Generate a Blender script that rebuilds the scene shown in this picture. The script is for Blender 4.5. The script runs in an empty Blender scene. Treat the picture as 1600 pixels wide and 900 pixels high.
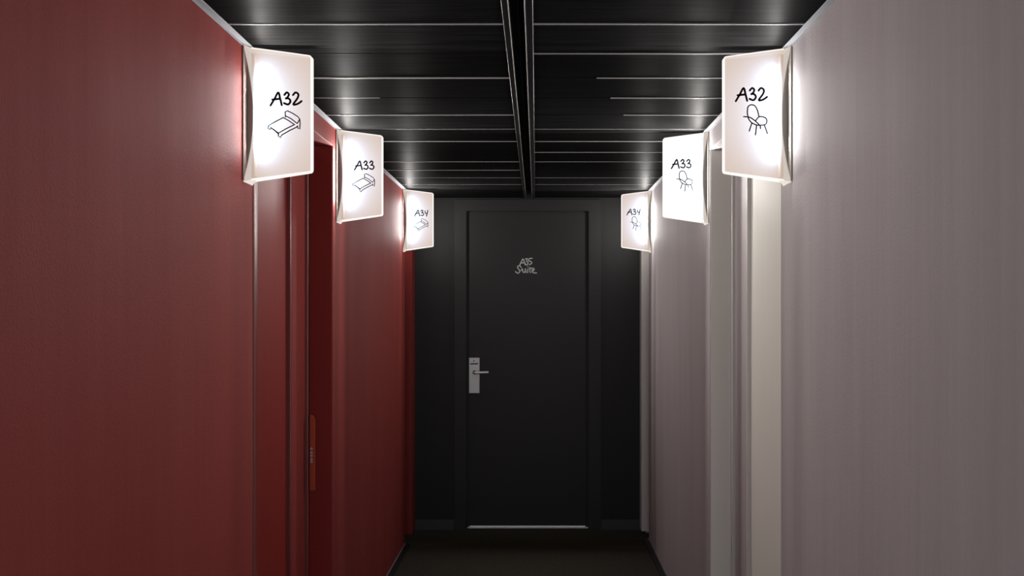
import bpy, bmesh, math, random
from mathutils import Vector, Matrix

random.seed(4)
S = bpy.context.scene
C = S.collection

# ------------------------------------------------------------------ camera, world, exposure
EYE = 1.42
F = 1350.0                       # focal length in pixels of the 1600 px frame
cd = bpy.data.cameras.new('camera')
cam = bpy.data.objects.new('camera', cd)
C.objects.link(cam)
cam.location = (0, 0, EYE)
cam.rotation_euler = (math.pi / 2, 0, 0)
cd.sensor_width = 36
cd.lens = F / 1600 * 36
cd.shift_x = -38 / 1600
cd.shift_y = 34 / 1600
cd.clip_start = 0.02
S.camera = cam

w = bpy.data.worlds.new('world')
S.world = w
w.use_nodes = True
w.node_tree.nodes['Background'].inputs[0].default_value = (0.93, 0.95, 1.0, 1)
w.node_tree.nodes['Background'].inputs[1].default_value = 2.35     # assumed fill light, source unseen, entering from the open end behind the camera

S.view_settings.view_transform = 'Standard'
S.view_settings.look = 'None'
S.view_settings.gamma = 1
S.view_settings.use_curve_mapping = False
S.view_settings.exposure = 0.0

STRIP_W = 22                     # watts of the fill strip added inside each lamp, facing the opposite wall
BULB_W = 5                     # watts of each of the three bulbs in a sign lamp

# measured layout (metres): corridor runs along +Y
XL, XR = -0.795, 0.695           # wall faces
CEIL = EYE + 0.722
YE = 5.573                       # end wall
Y0 = -0.7
OPEN_H = EYE + 0.640
DL = 0.0925                      # recess depths
DR = 0.086

# ------------------------------------------------------------------ materials
def new_mat(name):
    m = bpy.data.materials.new(name)
    m.use_nodes = True
    nt = m.node_tree
    return m, nt, nt.nodes['Principled BSDF']

def N(nt, t, **kw):
    n = nt.nodes.new(t)
    for k, v in kw.items():
        setattr(n, k, v)
    return n

def plain(name, col, rough=0.5, metal=0.0, spec=0.5):
    m, nt, b = new_mat(name)
    b.inputs['Base Color'].default_value = (*col, 1)
    b.inputs['Roughness'].default_value = rough
    b.inputs['Metallic'].default_value = metal
    b.inputs['Specular IOR Level'].default_value = spec
    return m

def wall_paint(name, c1, c2, rough, spec, grain=0.5, streak=1.0, tint=None):
    """painted textile wallcovering: fine grain bump, soft vertical streaks of tone and gloss"""
    m, nt, b = new_mat(name)
    tc = N(nt, 'ShaderNodeTexCoord')
    mp = N(nt, 'ShaderNodeMapping')
    mp.inputs['Scale'].default_value = (1, 3.2, 0.3)
    nt.links.new(tc.outputs['Object'], mp.inputs[0])
    ns = N(nt, 'ShaderNodeTexNoise')
    ns.inputs['Scale'].default_value = 1.6
    ns.inputs['Detail'].default_value = 5
    ns.inputs['Roughness'].default_value = 0.6
    nt.links.new(mp.outputs[0], ns.inputs['Vector'])
    cr = N(nt, 'ShaderNodeValToRGB')
    cr.color_ramp.elements[0].position = 0.3
    cr.color_ramp.elements[0].color = (*c1, 1)
    cr.color_ramp.elements[1].position = 0.72
    cr.color_ramp.elements[1].color = (*c2, 1)
    nt.links.new(ns.outputs[0], cr.inputs[0])
    # finer vertical weave streaks
    mp3 = N(nt, 'ShaderNodeMapping')
    mp3.inputs['Scale'].default_value = (1, 26, 0.6)
    nt.links.new(tc.outputs['Object'], mp3.inputs[0])
    n3 = N(nt, 'ShaderNodeTexNoise')
    n3.inputs['Scale'].default_value = 2.2
    n3.inputs['Detail'].default_value = 6
    n3.inputs['Roughness'].default_value = 0.7
    nt.links.new(mp3.outputs[0], n3.inputs['Vector'])
    m3 = N(nt, 'ShaderNodeMapRange')
    m3.inputs['From Min'].default_value = 0.3
    m3.inputs['From Max'].default_value = 0.7
    m3.inputs['To Min'].default_value = 1 - 0.045 * streak
    m3.inputs['To Max'].default_value = 1 + 0.045 * streak
    nt.links.new(n3.outputs[0], m3.inputs[0])
    hs = N(nt, 'ShaderNodeHueSaturation')
    nt.links.new(cr.outputs[0], hs.inputs['Color'])
    nt.links.new(m3.outputs[0], hs.inputs['Value'])
    nt.links.new(hs.outputs[0], b.inputs['Base Color'])
    # gloss follows the streaks
    mr = N(nt, 'ShaderNodeMapRange')
    mr.inputs['To Min'].default_value = rough + 0.06 * streak
    mr.inputs['To Max'].default_value = rough - 0.06 * streak
    nt.links.new(ns.outputs[0], mr.inputs[0])
    nt.links.new(mr.outputs[0], b.inputs['Roughness'])
    b.inputs['Specular IOR Level'].default_value = spec
    if tint:
        b.inputs['Specular Tint'].default_value = (*tint, 1)
    # fine grain
    mp2 = N(nt, 'ShaderNodeMapping')
    mp2.inputs['Scale'].default_value = (1, 1.3, 0.8)
    nt.links.new(tc.outputs['Object'], mp2.inputs[0])
    g = N(nt, 'ShaderNodeTexNoise')
    g.inputs['Scale'].default_value = 270
    g.inputs['Detail'].default_value = 3
    nt.links.new(mp2.outputs[0], g.inputs['Vector'])
    bp = N(nt, 'ShaderNodeBump')
    bp.inputs['Strength'].default_value = grain
    bp.inputs['Distance'].default_value = 0.0022
    nt.links.new(g.outputs[0], bp.inputs['Height'])
    nt.links.new(bp.outputs[0], b.inputs['Normal'])
    return m

M_red = wall_paint('red_wallcovering', (0.190, 0.025, 0.021), (0.222, 0.034, 0.029), 0.70, 0.20)
M_red_door = wall_paint('red_door_paint', (0.185, 0.015, 0.011), (0.205, 0.018, 0.014), 0.62, 0.2, 0.08, 0.3)
M_red_trim = plain('red_trim_paint', (0.17, 0.03, 0.027), 0.30, 0, 0.9)
M_grey = wall_paint('mauve_wallcovering', (0.365, 0.328, 0.332), (0.41, 0.372, 0.378), 0.70, 0.18)
M_grey_door = wall_paint('pale_grey_door_paint', (0.68, 0.665, 0.61), (0.70, 0.685, 0.63), 0.62, 0.2, 0.08, 0.3)
M_grey_trim = plain('pale_trim_paint', (0.55, 0.53, 0.51), 0.30, 0, 0.9)
M_black_wall = wall_paint('black_wall_paint', (0.0145, 0.0147, 0.0152), (0.0165, 0.0167, 0.0172), 0.55, 0.22, 0.15, 0.3)
M_black_door = plain('black_door_paint', (0.0185, 0.0185, 0.0187), 0.5, 0, 0.22)
M_black_trim = plain('black_trim_paint', (0.0185, 0.0185, 0.019), 0.5, 0, 0.25)
M_alu = plain('satin_aluminium_edge', (0.26, 0.27, 0.29), 0.5, 0.3, 0.4)
M_glint = plain('joint_glint', (0.36, 0.36, 0.36), 0.45, 0.0, 0.5)  # pale strips stand in for light caught on the board edges
M_void = plain('black_void', (0.003, 0.003, 0.003), 0.7, 0, 0.2)
M_track = plain('black_lacquered_metal', (0.008, 0.008, 0.008), 0.28, 0, 0.6)
M_skirt = plain('black_skirting', (0.012, 0.012, 0.012), 0.5, 0, 0.3)
M_metal = plain('brushed_steel', (0.46, 0.47, 0.47), 0.42, 0.45, 0.5)
M_metal_lever = plain('polished_steel', (0.72, 0.72, 0.71), 0.25, 0.5, 0.5)
M_ink = plain('dark_brown_ink', (0.012, 0.006, 0.006), 0.8, 0, 0.1)
M_white_ink = plain('white_lettering', (0.45, 0.45, 0.45), 0.5, 0, 0.3)
M_orange = plain('orange_red_plastic', (0.36, 0.045, 0.012), 0.4, 0, 0.5)
M_bracket = plain('taupe_bracket', (0.23, 0.175, 0.155), 0.95, 0, 0.02)
M_bracket_pale = plain('pale_grey_bracket', (0.30, 0.28, 0.25), 0.95, 0, 0.02)

def ceiling_mat():
    m, nt, b = new_mat('black_stained_boards')
    tc = N(nt, 'ShaderNodeTexCoord')
    mp = N(nt, 'ShaderNodeMapping')
    mp.inputs['Scale'].default_value = (2.2, 75, 1)
    nt.links.new(tc.outputs['Object'], mp.inputs[0])
    ns = N(nt, 'ShaderNodeTexNoise')
    ns.inputs['Scale'].default_value = 2.0
    ns.inputs['Detail'].default_value = 6
    ns.inputs['Roughness'].default_value = 0.65
    nt.links.new(mp.outputs[0], ns.inputs['Vector'])
    cr = N(nt, 'ShaderNodeValToRGB')
    cr.color_ramp.elements[0].position = 0.3
    cr.color_ramp.elements[0].color = (0.0035, 0.0035, 0.0037, 1)
    cr.color_ramp.elements[1].position = 0.75
    cr.color_ramp.elements[1].color = (0.0125, 0.0125, 0.013, 1)
    nt.links.new(ns.outputs[0], cr.inputs[0])
    nt.links.new(cr.outputs[0], b.inputs['Base Color'])
    mr = N(nt, 'ShaderNodeMapRange')
    mr.inputs['To Min'].default_value = 0.62
    mr.inputs['To Max'].default_value = 0.50
    b.inputs['Anisotropic'].default_value = 0.85
    cx = N(nt, 'ShaderNodeCombineXYZ')
    cx.inputs[1].default_value = 1.0        # brushed grain runs across: highlights stretch along the corridor
    nt.links.new(cx.outputs[0], b.inputs['Tangent'])
    nt.links.new(ns.outputs[0], mr.inputs[0])
    nt.links.new(mr.outputs[0], b.inputs['Roughness'])
    b.inputs['Specular IOR Level'].default_value = 0.022
    bp = N(nt, 'ShaderNodeBump')
    bp.inputs['Strength'].default_value = 0.25
    bp.inputs['Distance'].default_value = 0.001
    nt.links.new(ns.outputs[0], bp.inputs['Height'])
    nt.links.new(bp.outputs[0], b.inputs['Normal'])
    return m
M_ceil = ceiling_mat()

def carpet_mat():
    m, nt, b = new_mat('charcoal_carpet')
    tc = N(nt, 'ShaderNodeTexCoord')
    ns = N(nt, 'ShaderNodeTexNoise')
    ns.inputs['Scale'].default_value = 90
    ns.inputs['Detail'].default_value = 6
    ns.inputs['Roughness'].default_value = 0.8
    nt.links.new(tc.outputs['Object'], ns.inputs['Vector'])
    cr = N(nt, 'ShaderNodeValToRGB')
    cr.color_ramp.elements[0].position = 0.35
    cr.color_ramp.elements[0].color = (0.022, 0.021, 0.016, 1)
    cr.color_ramp.elements[1].position = 0.7
    cr.color_ramp.elements[1].color = (0.062, 0.058, 0.045, 1)
    nt.links.new(ns.outputs[0], cr.inputs[0])
    nt.links.new(cr.outputs[0], b.inputs['Base Color'])
    b.inputs['Roughness'].default_value = 0.95
    b.inputs['Specular IOR Level'].default_value = 0.1
    bp = N(nt, 'ShaderNodeBump')
    bp.inputs['Strength'].default_value = 0.8
    bp.inputs['Distance'].default_value = 0.004
    nt.links.new(ns.outputs[0], bp.inputs['Height'])
    nt.links.new(bp.outputs[0], b.inputs['Normal'])
    return m
M_carpet = carpet_mat()

def diffuser_mat(name, glow, through=0.22, hot=(0.010, 0.012, 0.015)):
    """opal plastic sheet of a lit lamp: even glow of the sheet, plus what the bulbs behind it add"""
    m, nt, b = new_mat(name)
    nt.nodes.remove(b)
    out = nt.nodes['Material Output']
    em = N(nt, 'ShaderNodeEmission')
    em.inputs[0].default_value = (*glow, 1)
    em.inputs[1].default_value = 1.0
    tr = N(nt, 'ShaderNodeBsdfTranslucent')
    tr.inputs[0].default_value = (*hot, 1)
    tp = N(nt, 'ShaderNodeBsdfTransparent')
    tp.inputs[0].default_value = (through, through, through, 1)
    a1 = N(nt, 'ShaderNodeAddShader')
    a2 = N(nt, 'ShaderNodeAddShader')
    nt.links.new(em.outputs[0], a1.inputs[0])
    nt.links.new(tr.outputs[0], a1.inputs[1])
    nt.links.new(a1.outputs[0], a2.inputs[0])
    nt.links.new(tp.outputs[0], a2.inputs[1])
    nt.links.new(a2.outputs[0], out.inputs[0])
    return m
M_opal = diffuser_mat('opal_diffuser', (0.52, 0.395, 0.32), 0.22, (0.0065, 0.0095, 0.014))
M_opal_cool = diffuser_mat('cool_opal_diffuser', (0.80, 0.84, 0.88), 0.22, (0.0035, 0.0042, 0.005))
M_opal_far = diffuser_mat('opal_diffuser_stronger_bulbs', (0.52, 0.395, 0.32), 0.22, (0.0035, 0.0052, 0.0078))
M_rim = diffuser_mat('opal_rim', (0.90, 0.82, 0.76), 0.22)
M_back = diffuser_mat('opal_back_sheet', (0.66, 0.55, 0.48), 0.05, (0.002, 0.002, 0.002))
M_cap = diffuser_mat('opal_end_cap', (0.85, 0.76, 0.70), 0.0)
M_flare = diffuser_mat('opal_flared_lip', (0.62, 0.54, 0.49), 0.1, (0.001, 0.001, 0.001))

# ------------------------------------------------------------------ mesh helpers
def box(bm, x0, x1, y0, y1, z0, z1, bev=0.0, seg=2, mi=0):
    t = bmesh.new()
    bmesh.ops.create_cube(t, size=1)
    for v in t.verts:
        v.co = Vector(((x0 + x1) / 2 + v.co.x * (x1 - x0), (y0 + y1) / 2 + v.co.y * (y1 - y0), (z0 + z1) / 2 + v.co.z * (z1 - z0)))
    if bev > 0:
        bmesh.ops.bevel(t, geom=t.edges[:], offset=bev, segments=seg, profile=0.5, affect='EDGES')
    for f in t.faces:
        f.material_index = mi
    me = bpy.data.meshes.new('tmp')
    t.to_mesh(me); t.free()
    bm.from_mesh(me)
    bpy.data.meshes.remove(me)

def prism_x(bm, prof, x0, x1, bev=0.0, mi=0):
    """profile of (y, z) points extruded from x0 to x1"""
    t = bmesh.new()
    vs = [t.verts.new((x0, y, z)) for y, z in prof]
    f = t.faces.new(vs)
    r = bmesh.ops.extrude_face_region(t, geom=[f])
    for v in r['geom']:
        if isinstance(v, bmesh.types.BMVert):
            v.co.x = x1
    bmesh.ops.recalc_face_normals(t, faces=t.faces[:])
    if bev > 0:
        bmesh.ops.bevel(t, geom=t.edges[:], offset=bev, segments=3, profile=0.5, affect='EDGES')
    for q in t.faces:
        q.material_index = mi
    me = bpy.data.meshes.new('tmp')
    t.to_mesh(me); t.free()
    bm.from_mesh(me)
    bpy.data.meshes.remove(me)

def obj(name, bm, mats, parent=None, smooth=True, loc=None):
    me = bpy.data.meshes.new(name)
    bm.to_mesh(me); bm.free()
    for m in (mats if isinstance(mats, (list, tuple)) else [mats]):
        me.materials.append(m)
    if smooth:
        for p in me.polygons:
            p.use_smooth = True
        me.set_sharp_from_angle(angle=math.radians(50))
    o = bpy.data.objects.new(name, me)
    if smooth:
        wn = o.modifiers.new('weighted_normal', 'WEIGHTED_NORMAL')
        wn.keep_sharp = True
        wn.weight = 100
    C.objects.link(o)
    if loc: o.location = loc
    if parent: o.parent = parent
    return o

def struct(o, label=None, cat=None):
    o['kind'] = 'structure'
    if label: o['label'] = label
    if cat: o['category'] = cat
    return o

def empty(name, loc, label=None, cat=None, group=None):
    o = bpy.data.objects.new(name, None)
    o.empty_display_size = 0.05
    o.location = loc
    C.objects.link(o)
    if label: o['label'] = label
    if cat: o['category'] = cat
    if group: o['group'] = group
    return o

def smooth_path(pts, n=5, closed=False):
    out = []
    P = [Vector(p) for p in pts]
    m = len(P)
    if m < 3: return P
    for i in range(m - 1):
        p0 = P[max(i - 1, 0)]; p1 = P[i]; p2 = P[i + 1]; p3 = P[min(i + 2, m - 1)]
        for k in range(n):
            t = k / n
            out.append(0.5 * ((2 * p1) + (p2 - p0) * t + (2 * p0 - 5 * p1 + 4 * p2 - p3) * t * t + (3 * p1 - p0 - 3 * p2 + p3) * t ** 3))
    out.append(P[-1])
    return out

def stroke(bm, pts, width, y, th=0.0006, curved=True):
    """pen stroke as a thin raised ribbon in the XZ plane at depth y (towards -Y)"""
    path = smooth_path(pts) if curved else [Vector(p) for p in pts]
    path = [Vector((p[0], p[1])) for p in path]
    r = width / 2
    L, R = [], []
    for i, p in enumerate(path):
        a = path[max(i - 1, 0)]; b = path[min(i + 1, len(path) - 1)]
        d = (b - a)
        d = d.normalized() if d.length > 1e-9 else Vector((1, 0))
        nrm = Vector((-d.y, d.x))
        L.append(p + nrm * r); R.append(p - nrm * r)
    ring = lambda q, yy: bm.verts.new((q.x, yy, q.y))
    lf = [ring(q, y - th) for q in L]; rf = [ring(q, y - th) for q in R]
    lb = [ring(q, y) for q in L]; rb = [ring(q, y) for q in R]
    for i in range(len(path) - 1):
        bm.faces.new((lf[i], lf[i + 1], rf[i + 1], rf[i]))
        bm.faces.new((lb[i], lb[i + 1], lf[i + 1], lf[i]))
        bm.faces.new((rf[i], rf[i + 1], rb[i + 1], rb[i]))
    corners = [0, len(path) - 1] if curved else range(len(path))
    for c in corners:
        q = path[c]
        vs = [bm.verts.new((q.x + r * math.cos(2 * math.pi * k / 12), y - th * 1.05, q.y + r * math.sin(2 * math.pi * k / 12))) for k in range(12)]
        bm.faces.new(vs)

def tube(bm, pts, r, n=8, closed=False):
    P = [Vector(p) for p in pts]
    rings = []
    for i, p in enumerate(P):
        a = P[max(i - 1, 0)]; b = P[min(i + 1, len(P) - 1)]
        d = (b - a).normalized()
        up = Vector((0, 1, 0)) if abs(d.y) < 0.9 else Vector((1, 0, 0))
        u = d.cross(up).normalized(); v = d.cross(u)
        rings.append([bm.verts.new(p + (u * math.cos(2 * math.pi * k / n) + v * math.sin(2 * math.pi * k / n)) * r) for k in range(n)])
    for i in range(len(rings) - 1):
        for k in range(n):
            bm.faces.new((rings[i][k], rings[i][(k + 1) % n], rings[i + 1][(k + 1) % n], rings[i + 1][k]))
    bm.faces.new(rings[0]); bm.faces.new(rings[-1])

# ------------------------------------------------------------------ room shell
bm = bmesh.new()
box(bm, -1.15, 1.05, Y0, YE + 0.25, -0.10, 0.0)
struct(obj('floor', bm, M_carpet, smooth=False))

# walls: one continuous sheet with the door opening and the narrow end recess cut out of it
def wall_profile(n0, n1, e0, e1):
    return [(Y0, 0), (n0, 0), (n0, OPEN_H), (n1, OPEN_H), (n1, 0), (e0, 0), (e0, OPEN_H), (e1, OPEN_H), (e1, 0), (YE, 0), (YE, CEIL), (Y0, CEIL)]

LN0, LN1, LE0, LE1 = 2.422, 3.375, 5.21, 5.45
RN0, RN1, RE0, RE1 = 2.458, 3.463, 5.335, 5.49
bm = bmesh.new()
prism_x(bm, wall_profile(LN0, LN1, LE0, LE1), XL, XL - DL, 0.0035)
box(bm, XL - DL - 0.10, XL - DL, Y0, LN0 + 0.03, 0, CEIL)
box(bm, XL - DL - 0.10, XL - DL, LN1, YE, 0, CEIL)
struct(obj('wall_left', bm, M_red), 'dark red textured wall along the left side of the corridor', 'wall')

bm = bmesh.new()
prism_x(bm, wall_profile(RN0, RN1, RE0, RE1), XR, XR + DR, 0.0035)
box(bm, XR + DR, XR + DR + 0.10, Y0, RN0 + 0.03, 0, CEIL)
box(bm, XR + DR, XR + DR + 0.10, RN1, YE, 0, CEIL)
struct(obj('wall_right', bm, M_grey), 'mauve grey textured wall along the right side of the corridor', 'wall')

# end wall (three panels round the door recess)
DX0, DX1, DTOP = -0.450, 0.3365, EYE + 0.636
bm = bmesh.new()
box(bm, -1.0, DX0 - 0.02, YE, YE + 0.14, 0, CEIL + 0.12)
box(bm, DX1 + 0.02, 0.9, YE, YE + 0.14, 0, CEIL + 0.12)
box(bm, DX0 - 0.02, DX1 + 0.02, YE, YE + 0.14, DTOP + 0.02, CEIL + 0.12)
struct(obj('wall_end', bm, M_black_wall, smooth=False), 'matt black wall closing the far end of the corridor', 'wall')

# ceiling: transverse boards either side of the middle slot
JY = [2.182 + 0.2545 * k for k in range(-11, 14)]
TX0, TX1 = -0.083, -0.008
bm = bmesh.new()
box(bm, -1.15, 1.05, Y0, YE + 0.25, CEIL + 0.10, CEIL + 0.14, mi=1)
glint_strength = {0: (1.0, 1.0), 1: (0.0, 0.75), 2: (1.0, 0.85), 3: (0.25, 0.8), 4: (1.0, 1.0), 5: (0.3, 0.4), 6: (0.45, 0.5), 7: (0.0, 0.5), 8: (0.4, 0.3), 9: (0.5, 0.0), 10: (0.3, 0.4), 11: (0.4, 0.4)}
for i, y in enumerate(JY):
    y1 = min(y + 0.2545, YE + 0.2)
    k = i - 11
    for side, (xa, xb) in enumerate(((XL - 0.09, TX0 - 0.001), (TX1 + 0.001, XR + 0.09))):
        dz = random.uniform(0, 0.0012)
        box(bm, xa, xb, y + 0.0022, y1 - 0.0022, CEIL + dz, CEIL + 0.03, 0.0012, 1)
        s = glint_strength.get(k, (0.5, 0.5) if k < 0 else (0, 0))[side]
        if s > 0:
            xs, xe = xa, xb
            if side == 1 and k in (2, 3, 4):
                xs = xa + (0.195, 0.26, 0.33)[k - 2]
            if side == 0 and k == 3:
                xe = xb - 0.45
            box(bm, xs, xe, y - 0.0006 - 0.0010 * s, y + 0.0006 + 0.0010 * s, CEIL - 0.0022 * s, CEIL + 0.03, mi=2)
struct(obj('ceiling', bm, [M_ceil, M_void, M_glint]), 'black stained board ceiling with pale strips as glints along the joints', 'ceiling')

# slot rail down the middle
t = empty('slot_rail', ((TX0 + TX1) / 2, 2.0, CEIL), 'glossy black slot rail recessed lengthwise along the middle of the board ceiling', 'ceiling rail')
ox, oy, oz = t.location
def rb(bm, x0, x1, z0, z1, bev=0.001, mi=0):
    box(bm, x0 - ox, x1 - ox, -0.65 - oy, YE - 0.004 - oy, z0, z1, bev, 2, mi)
bm = bmesh.new()
rb(bm, TX0, -0.0665, -0.004, 0.006, 0.0015); rb(bm, -0.0275, TX1, -0.004, 0.006, 0.0015)
obj('flange', bm, M_track, t)
bm = bmesh.new()
rb(bm, -0.0675, -0.0655, -0.0075, 0.055, 0.0006); rb(bm, -0.0287, -0.0267, -0.0075, 0.055, 0.0006)
obj('slot_lip', bm, plain('grey_metal_lip', (0.16, 0.16, 0.16), 0.35, 0.5), t)  # lips coloured paler than the flanges
bm = bmesh.new()
rb(bm, -0.0655, -0.0287, 0.050, 0.055, 0)
rb(bm, -0.0485, -0.0455, 0.030, 0.050, 0)
obj('channel', bm, M_void, t)
bm = bmesh.new()
box(bm, -0.0662 - ox, -0.028 - ox, YE - 0.012 - oy, YE - 0.004 - oy, -0.0045, 0.0495, 0.001)
obj('end_cap', bm, M_track, t)

# angle trims where the boards meet the walls
for nm, xw, s in (('trim_1', XL, 1), ('trim_2', XR, -1)):
    bm = bmesh.new()
    a, b_ = sorted((xw + s * 0.0005, xw + s * 0.0185))
    box(bm, a, b_, Y0, YE - 0.001, CEIL - 0.003, CEIL - 0.0005, 0.0006, 1)
    a, b_ = sorted((xw + s * 0.0003, xw + s * 0.002))
    box(bm, a, b_, Y0, YE - 0.001, CEIL - 0.008, CEIL - 0.001, 0.0004, 1)
    struct(obj(nm, bm, M_alu), 'thin pale metal angle between the black ceiling and the %s wall' % ('red' if s > 0 else 'grey'), 'trim')

# end pilasters that return beside the black wall
bm = bmesh.new()
box(bm, XL - 0.05, XL + 0.012, LE1 - 0.004, YE - 0.001, 0.004, CEIL - 0.01, 0.003)
struct(obj('trim_3', bm, M_red), 'narrow red return strip at the far end of the left wall', 'trim')
bm = bmesh.new()
box(bm, XR - 0.028, XR + 0.05, RE1 - 0.004, YE - 0.001, 0.012, CEIL - 0.01, 0.003)
struct(obj('trim_4', bm, M_grey_trim), 'narrow pale return strip at the far end of the right wall', 'trim')

# corner bead on the near edge of the red opening
bm = bmesh.new()
box(bm, XL - 0.04, XL - 0.006, LN0 + 0.001, LN0 + 0.012, 0, OPEN_H, 0.001)
box(bm, XL - 0.04, XL + 0.001, LN0 + 0.012, LN0 + 0.046, 0, OPEN_H, 0.010, 5)
struct(obj('trim_5', bm, M_red_trim), 'rounded red corner bead on the near side of the left door opening', 'trim')

# skirtings
for nm, xw, s, ye in (('baseboard_left', XL, 1, LE0), ('baseboard_right', XR, -1, RE0)):
    bm = bmesh.new()
    a, b_ = sorted((xw + s * 0.0055, xw + s * 0.034))
    box(bm, a, b_, Y0, ye, 0.0, 0.010, 0.002)
    a, b_ = sorted((xw + s * 0.0005, xw + s * 0.0055))
    box(bm, a, b_, Y0, ye, 0.0, 0.013, 0.001, mi=1)
    struct(obj(nm, bm, [M_skirt, M_alu]))
bm = bmesh.new()
box(bm, XL + 0.012, -0.530, YE - 0.012, YE - 0.0005, 0.0005, 0.068, 0.0015)
box(bm, 0.4175, XR - 0.028, YE - 0.012, YE - 0.0005, 0.0005, 0.068, 0.0015)
struct(obj('baseboard_end', bm, plain('dark_grey_skirting', (0.022, 0.023, 0.022), 0.45)))

# ------------------------------------------------------------------ end door
t = empty('door_1', ((DX0 + DX1) / 2, YE, 0), 'black suite door with steel handle plate at the far end', 'door')
struct(t)
ox, oy, _ = t.location
def LB(bm, x0, x1, y0, y1, z0, z1, bev=0.0, seg=2, mi=0):
    box(bm, x0 - ox, x1 - ox, y0 - oy, y1 - oy, z0, z1, bev, seg, mi)
bm = bmesh.new()
prof = [(-0.5285, 0), (-0.5285, CEIL - 0.012), (0.417, CEIL - 0.012), (0.417, 0), (DX1, 0), (DX1, DTOP), (DX0, DTOP), (DX0, 0)]
f = bm.faces.new([bm.verts.new((x - ox, YE - 0.012 - oy, z)) for x, z in prof])
for v in [g for g in bmesh.ops.extrude_face_region(bm, geom=[f])['geom'] if isinstance(g, bmesh.types.BMVert)]:
    v.co.y = YE + 0.05 - oy
bmesh.ops.recalc_face_normals(bm, faces=bm.faces[:])
bmesh.ops.bevel(bm, geom=bm.edges[:], offset=0.002, segments=2, affect='EDGES')
obj('door_frame', bm, M_black_trim, t)
bm = bmesh.new()
LB(bm, DX0 - 0.02, DX0 + 0.018, YE + 0.020, YE + 0.06, 0.012, DTOP + 0.01, 0.002)
LB(bm, DX1 - 0.018, DX1 + 0.02, YE + 0.020, YE + 0.06, 0.012, DTOP + 0.01, 0.002)
LB(bm, DX0 + 0.01, DX1 - 0.01, YE + 0.020, YE + 0.06, DTOP - 0.012, DTOP + 0.01, 0.002)
obj('reveal_shade', bm, plain('reveal_shade_black', (0.006, 0.006, 0.006), 0.6), t)  # near-black strips put the shade of the door reveal into the colour
bm = bmesh.new()
LB(bm, DX0 + 0.012, DX1 - 0.012, YE + 0.012, YE + 0.055, 0.024, DTOP - 0.008, 0.002)
leaf = obj('door_leaf', bm, M_black_door, t)
bm = bmesh.new()
LB(bm, DX0 + 0.002, DX1 - 0.002, YE - 0.004, YE + 0.05, 0.0, 0.0135, 0.0)
LB(bm, DX0 + 0.006, DX1 - 0.004, YE - 0.006, YE - 0.002, 0.011, 0.021, 0.0015, 2, 1)
th = obj('threshold', bm, [M_skirt, plain('pale_metal_threshold', (0.75, 0.72, 0.72), 0.35, 0.2)], t)
th['label'] = 'pale metal threshold strip'
# handle set
hp = 242.2
def ex(p): return (p - 838) / hp
def ez(p): return EYE - (p - 484) / hp
YD = YE + 0.012
bm = bmesh.new()
LB(bm, ex(732.6), ex(749.3), YD - 0.009, YD + 0.001, ez(614.5), ez(559), 0.0025, 3)
pl = obj('handle_plate', bm, M_metal, t)
pl['label'] = 'brushed steel handle plate'
bm = bmesh.new()
LB(bm, ex(734.6), ex(747.2), YD - 0.0098, YD - 0.008, ez(569.3), ez(567.6))
bmesh.ops.create_circle(bm, cap_ends=True, segments=12, radius=0.0042, matrix=Matrix.Translation((ex(740.6) - ox, YD - 0.0096 - oy, ez(563.8))) @ Matrix.Rotation(math.pi / 2, 4, 'X'))
o = obj('card_slot', bm, M_void, pl)
bm = bmesh.new()
rz = ez(582.0); rx = ex(741.5)
tube(bm, [(rx - ox, YD - 0.006 - oy, rz), (rx - ox, YD - 0.020 - oy, rz)], 0.0125, 20)
obj('handle_rose', bm, M_void, pl)
bm = bmesh.new()
path = smooth_path([(rx - ox, YD - 0.018 - oy, rz), (rx - ox, YD - 0.040 - oy, rz), (rx + 0.006 - ox, YD - 0.052 - oy, rz + 0.001), (rx + 0.02 - ox, YD - 0.055 - oy, rz + 0.002), (ex(764) - ox, YD - 0.055 - oy, rz + 0.004)], 6)
tube(bm, path, 0.0085, 14)
lv = obj('lever', bm, M_metal_lever, pl)
lv['label'] = 'polished steel lever'

# hand-lettered room name on the door
def zdoor(p): return (ex(790 + p[0] / 18.0) - ox, ez(390 + p[1] / 18.0))
G = [[(395, 435), (440, 345), (490, 262), (530, 350), (565, 425)], [(440, 372), (545, 372)],
     [(560, 262), (612, 255), (590, 320), (632, 365), (600, 425), (540, 418)],
     [(745, 242), (668, 252), (652, 312), (715, 335), (732, 385), (665, 420)],
     [(435, 500), (395, 448), (335, 480), (362, 545), (402, 600), (350, 662), (275, 618)],
     [(440, 585), (472, 532), (480, 600), (505, 642), (545, 610), (556, 535)], [(556, 560), (570, 645)],
     [(620, 550), (618, 645)], [(622, 478), (626, 488)],
     [(690, 500), (680, 600), (700, 645)], [(655, 532), (735, 520)],
     [(752, 600), (800, 570), (785, 520), (748, 560), (762, 640), (870, 655)]]
bm = bmesh.new()
for g in G:
    stroke(bm, [zdoor(p) for p in g], 0.0068, YD - 0.0005 - oy)
obj('lettering', bm, M_white_ink, leaf)['label'] = 'white handwritten A35 Suite'

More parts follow.
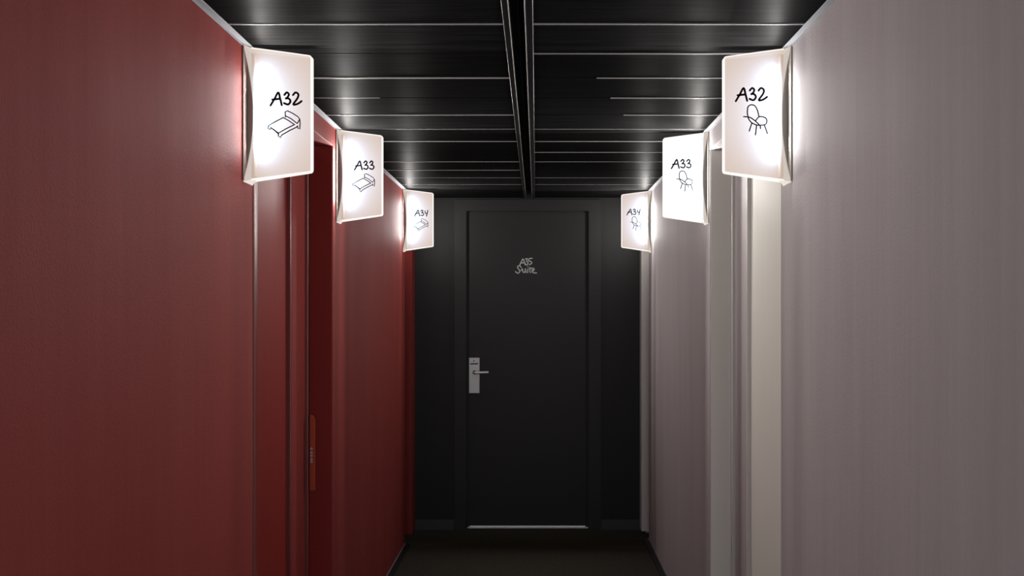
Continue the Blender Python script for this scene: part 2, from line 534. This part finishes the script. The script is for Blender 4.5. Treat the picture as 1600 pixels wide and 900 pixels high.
# ------------------------------------------------------------------ side doors seen edge-on in the openings
def side_door(name, s, xw, d, n0, n1, m_leaf, m_face, m_edge, label):
    """s=-1: left wall, +1: right. frames stand at the back of the recess"""
    t = empty(name, (xw + s * d, (n0 + n1) / 2, 0), label, 'door')
    struct(t)
    px, py, _ = t.location
    def B(bm, d0, d1, y0, y1, z0, z1, bev=0.002, mi=0):
        a, b_ = sorted((s * d0, s * d1))
        box(bm, a, b_, y0 - py, y1 - py, z0, z1, bev, 3, mi)
    # depth measured outwards from the recess back plane (d0 < 0 comes into the corridor)
    bm = bmesh.new()
    B(bm, 0.013, 0.06, n1 - 0.205, n1 - 0.012, 0, OPEN_H, 0.003)
    B(bm, 0.013, 0.06, n0 + 0.0, n0 + 0.05, 0, OPEN_H, 0.003)
    B(bm, 0.013, 0.06, n0 + 0.05, n1 - 0.205, OPEN_H - 0.07, OPEN_H, 0.003)
    fr = obj('door_frame', bm, m_face, t)
    bm = bmesh.new()
    B(bm, -0.001, 0.05, n1 - 0.014, n1 - 0.0005, 0, OPEN_H - 0.001, 0.0045)
    obj('edge_bead', bm, m_edge, t)
    bm = bmesh.new()
    B(bm, 0.0115, 0.06, n1 - 0.212, n1 - 0.203, 0, OPEN_H - 0.065, 0.003)
    obj('stop_bead', bm, m_edge, fr)
    bm = bmesh.new()
    B(bm, 0.027, 0.065, n0 + 0.05, n1 - 0.205, 0.006, OPEN_H - 0.07, 0.001)
    obj('door_leaf', bm, m_leaf, t)
    bm = bmesh.new()
    B(bm, -d + 0.004, -0.0015, n1 - 0.0035, n1 - 0.0003, 0, OPEN_H - 0.001, 0.0008)
    obj('reveal_lining', bm, m_leaf, t)
    return t
side_door('door_2', -1, XL, DL, LN0, LN1, M_red_door, M_red, M_red_trim, 'dark red door set back in the left wall opening')
side_door('door_3', 1, XR, DR, RN0, RN1, M_grey_door, M_grey, M_grey_trim, 'pale grey door set back in the right wall opening')

# orange-red plate with pale marks beside the red door
t = empty('wall_plaque', (XL - DL - 0.012, 3.356, 0.865), 'orange-red plate with rounded top and tiny pale letters, upright beside the left red door', 'sign')
bm = bmesh.new()
w0, w1, h0, h1, r = 0.0215, 0.0405, -0.146, 0.146, 0.016
prof = [(w0, h0), (w1, h0)] + [(w1 - r + r * math.cos(a), h1 - r * 1.8 + r * 1.8 * math.sin(a)) for a in [k * math.pi / 16 for k in range(9)]] + [(w0, h1)]
vs = [bm.verts.new((x, -0.006, z)) for x, z in prof]
f = bm.faces.new(vs)
r_ = bmesh.ops.extrude_face_region(bm, geom=[f])
for v in r_['geom']:
    if isinstance(v, bmesh.types.BMVert): v.co.y = 0.004
bmesh.ops.recalc_face_normals(bm, faces=bm.faces[:])
bmesh.ops.bevel(bm, geom=bm.edges[:], offset=0.0012, segments=2, affect='EDGES')
obj('plate', bm, M_orange, t)
bm = bmesh.new()
for z, a in ((0.016, 1), (0.001, 0.8), (-0.011, 1), (-0.024, 0.7), (-0.034, 0.9)):
    stroke(bm, [(0.024, z), (0.027 + 0.002 * a, z + 0.003), (0.031, z - 0.001)], 0.0042, -0.0062)
    stroke(bm, [(0.025, z - 0.004), (0.0295, z - 0.003)], 0.0024, -0.0062)
obj('lettering', bm, M_white_ink, t)

# ------------------------------------------------------------------ sign lamps
LZ = EYE + 0.537                 # lamp centre height
OUT = 0.178                      # how far the sign stands out from the wall
TH = 0.017

def face_rows():
    """outline of the face: for each row its lip (arc) x, inner x, outer x and z of each, X = distance from wall"""
    rows = []
    vs = [0, 0.004, 0.010, 0.020] + [0.04 + 0.92 * i / 18 for i in range(19)] + [0.980, 0.990, 0.996, 1.0]
    for v in vs:
        c = math.sin(math.pi * v)
        # heights
        zo = -0.159 + 0.318 * v
        zi = -0.181 + 0.359 * v
        za = -0.190 + 0.371 * v
        arc = 0.0015 + 0.0185 * c ** 0.85
        inner = 0.0165 + 0.0045 * c
        e = min(v, 1 - v) * 0.318
        rc = 0.0065
        outer = OUT - (0 if e >= rc else rc - math.sqrt(max(0, rc * rc - (rc - e) ** 2)))
        rows.append((arc, za, inner, zi, outer, zo, c))
    return rows

def thick(q): return TH - 0.008 * q ** 1.5

def build_shell(s):
    """s=+1 lamp stands out towards +X (left wall); s=-1 towards -X. returns meshes"""
    rows = face_rows()
    NC = 10
    bm = bmesh.new()
    grid = {}
    for side in (-1, 1):
        for i, (arc, za, inn, zi, out, zo, c) in enumerate(rows):
            tip = (1 - c) * 0.022
            grid[side, i, 0] = bm.verts.new((s * arc, side * (TH + tip - 0.004 * c), za))
            for k in range(NC + 1):
                q = k / NC
                y = thick(q) + 0.002 * math.sin(math.pi * q) * c
                grid[side, i, k + 1] = bm.verts.new((s * (inn + (out - inn) * q), side * y, zi + (zo - zi) * q))
        for i in range(len(rows) - 1):
            for k in range(NC + 1):
                f = bm.faces.new((grid[side, i, k], grid[side, i, k + 1], grid[side, i + 1, k + 1], grid[side, i + 1, k]))
                f.material_index = 1 if k == 0 else (0 if side < 0 else 4)
    n = len(rows) - 1
    for k in range(NC + 1):
        for i in (0, n):
            f = bm.faces.new((grid[-1, i, k], grid[-1, i, k + 1], grid[1, i, k + 1], grid[1, i, k])); f.material_index = 3
    for i in range(n):
        f = bm.faces.new((grid[-1, i, NC + 1], grid[-1, i + 1, NC + 1], grid[1, i + 1, NC + 1], grid[1, i, NC + 1])); f.material_index = 2
    bmesh.ops.recalc_face_normals(bm, faces=bm.faces[:])
    return bm

def build_rim(s):
    rows = face_rows()
    bm = bmesh.new()
    for side in (-1, 1):
        r0, r1 = rows[0], rows[-1]
        ed = lambda r, q: (s * (r[2] + (r[4] - r[2]) * q), side * thick(q), r[3] + (r[5] - r[3]) * q)
        pts = [ed(r0, k / 10) for k in range(10)] + [ed(r, 1) for r in rows] + [ed(r1, k / 10) for k in range(9, -1, -1)]
        tube(bm, pts, 0.0019, 8)
    return bm

# pen drawings, in the pixels of the photograph's nearest pair of signs
A_ = [[(175, 345), (232, 250), (285, 160), (312, 250), (335, 340)], [(200, 262), (310, 250)]]
T3 = [[(372, 195), (405, 160), (435, 188), (412, 235), (385, 246), (430, 245), (458, 285), (425, 330), (368, 312)]]
T2 = [[(495, 197), (530, 160), (570, 188), (556, 245), (498, 330), (560, 322), (615, 284)]]
T3b = [[(x + 122, y) for x, y in T3[0]]]
T4 = [[(500, 185), (505, 240), (530, 262), (572, 245)], [(585, 165), (570, 250), (545, 342)]]
def mid(l): return [[(x, y) for x, y in st] for st in l]
BED = [[(245, 652), (243, 608), (262, 600), (300, 618), (345, 646), (362, 668), (343, 704)],
       [(243, 640), (290, 664), (340, 703)], [(226, 655), (270, 680), (318, 713)],
       [(226, 655), (160, 690), (104, 722), (145, 752), (188, 783), (255, 745), (320, 713)],
       [(104, 722), (101, 745), (118, 754), (128, 740)], [(128, 742), (155, 762), (186, 790)],
       [(188, 783), (186, 808), (203, 820), (214, 800)], [(214, 800), (280, 762), (330, 738), (344, 728)],
       [(362, 666), (366, 700), (363, 748), (347, 744), (344, 724)]]
CHAIR = [[(350, 575), (338, 510), (345, 430), (375, 400), (415, 397), (450, 418), (482, 480), (500, 560)],
         [(285, 562), (345, 566), (392, 582), (455, 628), (500, 672)],
         [(455, 618), (500, 566), (560, 566), (604, 592), (610, 645), (580, 676), (520, 682), (470, 680), (400, 648), (362, 605), (348, 570)],
         [(400, 655), (385, 700), (365, 765)], [(467, 685), (460, 750), (451, 818)], [(518, 688), (523, 730)], [(578, 685), (598, 735), (620, 800)]]

def sign_lamp(side, digit, y, label, opal, lettering, drawing, power=1.0):
    s = 1 if side == 'L' else -1
    xw = XL if side == 'L' else XR
    root = empty('sign_lamp', (xw, y, LZ), label, 'wall lamp', 'lit room number sign lamps')
    d = obj('diffuser', build_shell(s), [opal, M_flare, M_rim, M_cap, M_back], root)
    obj('rim', build_rim(s), M_rim, d)
    bm = bmesh.new()
    a, b_ = sorted((s * 0.0008, s * 0.0240))
    box(bm, a, b_, -0.014, 0.012, -0.172, 0.164, 0.002)
    a, b_ = sorted((s * 0.0006, s * 0.0040))
    box(bm, a, b_, -0.043, 0.027, -0.186, 0.178, 0.001)
    bk = obj('wall_bracket', bm, M_bracket if s == 1 else M_bracket_pale, root)
    bk['label'] = 'taupe wall bracket' if s == 1 else 'pale grey wall bracket'
    # drawings
    if s == 1:
        m9 = lambda p: (XL, (423 + (p[0] - 175) / 9.1 - 838) / F * 2.36, 484 - (165 + (p[1] - 345) / 9.1))
        sx = lambda p: (((423 + (p[0] - 175) / 9.1) - 838) * 2.36 / F - XL, EYE + (484 - (165 + (p[1] - 345) / 9.1)) * 2.36 / F - LZ)
        dr = lambda p: (((400 + p[0] / 5.29) - 838) * 2.36 / F - XL, EYE + (484 - (60 + p[1] / 5.29)) * 2.36 / F - LZ)
    else:
        sx = lambda p: (((1130 + p[0] / 9) - 838) * 2.37 / F - XR, EYE + (484 - (120 + p[1] / 9)) * 2.37 / F - LZ)
        dr = sx
    yf = -TH - 0.0012
    bm = bmesh.new()
    for st in A_ + T3 + {'2': T2, '3': T3b, '4': T4}[digit]:
        stroke(bm, [sx(p) for p in st], 0.0056, yf)
    obj('lettering', bm, M_ink, root)['label'] = lettering
    bm = bmesh.new()
    for st in (BED if s == 1 else CHAIR):
        stroke(bm, [dr(p) for p in st], 0.0030 if s == 1 else 0.0034, yf, curved=(s == -1))
    obj('bed_drawing' if s == 1 else 'chair_drawing', bm, M_ink, root)['label'] = drawing
    # socket bar and the three bulbs inside
    bm = bmesh.new()
    a, b_ = sorted((s * 0.0240, s * 0.0260))
    box(bm, a, b_, -0.006, 0.006, -0.11, 0.11, 0.001)
    obj('socket_bar', bm, plain('white_socket', (0.8, 0.8, 0.8), 0.5) if 'white_socket' not in bpy.data.materials else bpy.data.materials['white_socket'], bk)
    ld = bpy.data.lights.new('fill_strip', 'AREA')  # added fill inside the lamp, brightens the opposite wall
    ld.shape = 'RECTANGLE'
    ld.size = 0.24
    ld.size_y = 0.010
    ld.energy = STRIP_W * power
    ld.color = (1.0, 0.955, 0.91)
    lo = bpy.data.objects.new('fill_strip', ld)
    C.objects.link(lo)
    lo.location = (s * 0.0270, 0, 0)
    lo.rotation_euler = (0, -s * math.pi / 2, 0)
    lo.parent = root
    for dz in (-0.09, -0.045, 0.0, 0.045, 0.09):
        ld = bpy.data.lights.new('bulb', 'POINT')
        ld.energy = BULB_W * 0.6 * power
        ld.color = (1.0, 0.955, 0.91)
        ld.shadow_soft_size = 0.010
        lo = bpy.data.objects.new('bulb', ld)
        C.objects.link(lo)
        lo.location = (s * 0.034, 0, dz)
        lo.parent = root

sign_lamp('L', '2', 2.377, 'glowing wall sign reading A32 with a bed drawing, largest on the red wall', M_opal, 'dark handwritten A32', 'line drawing of a bed')
sign_lamp('L', '3', 3.465, 'glowing wall sign reading A33 with a bed drawing, just past the red door opening', M_opal_far, 'dark handwritten A33', 'line drawing of a bed', 2.1)
sign_lamp('L', '4', 5.165, 'glowing A34 sign with a bed drawing, far end of the red wall', M_opal_far, 'dark handwritten A34', 'line drawing of a bed', 2.2)
sign_lamp('R', '2', 2.387, 'glowing wall sign reading A32 with a chair drawing, largest on the grey wall', M_opal, 'dark handwritten A32', 'line drawing of a chair')
sign_lamp('R', '3', 3.515, 'cooler white glowing wall sign reading A33 with a chair drawing, on the grey wall', M_opal_cool, 'dark handwritten A33', 'line drawing of a chair', 2.2)
sign_lamp('R', '4', 5.235, 'glowing A34 sign with a chair drawing, far end of the grey wall', M_opal_far, 'dark handwritten A34', 'line drawing of a chair', 2.2)
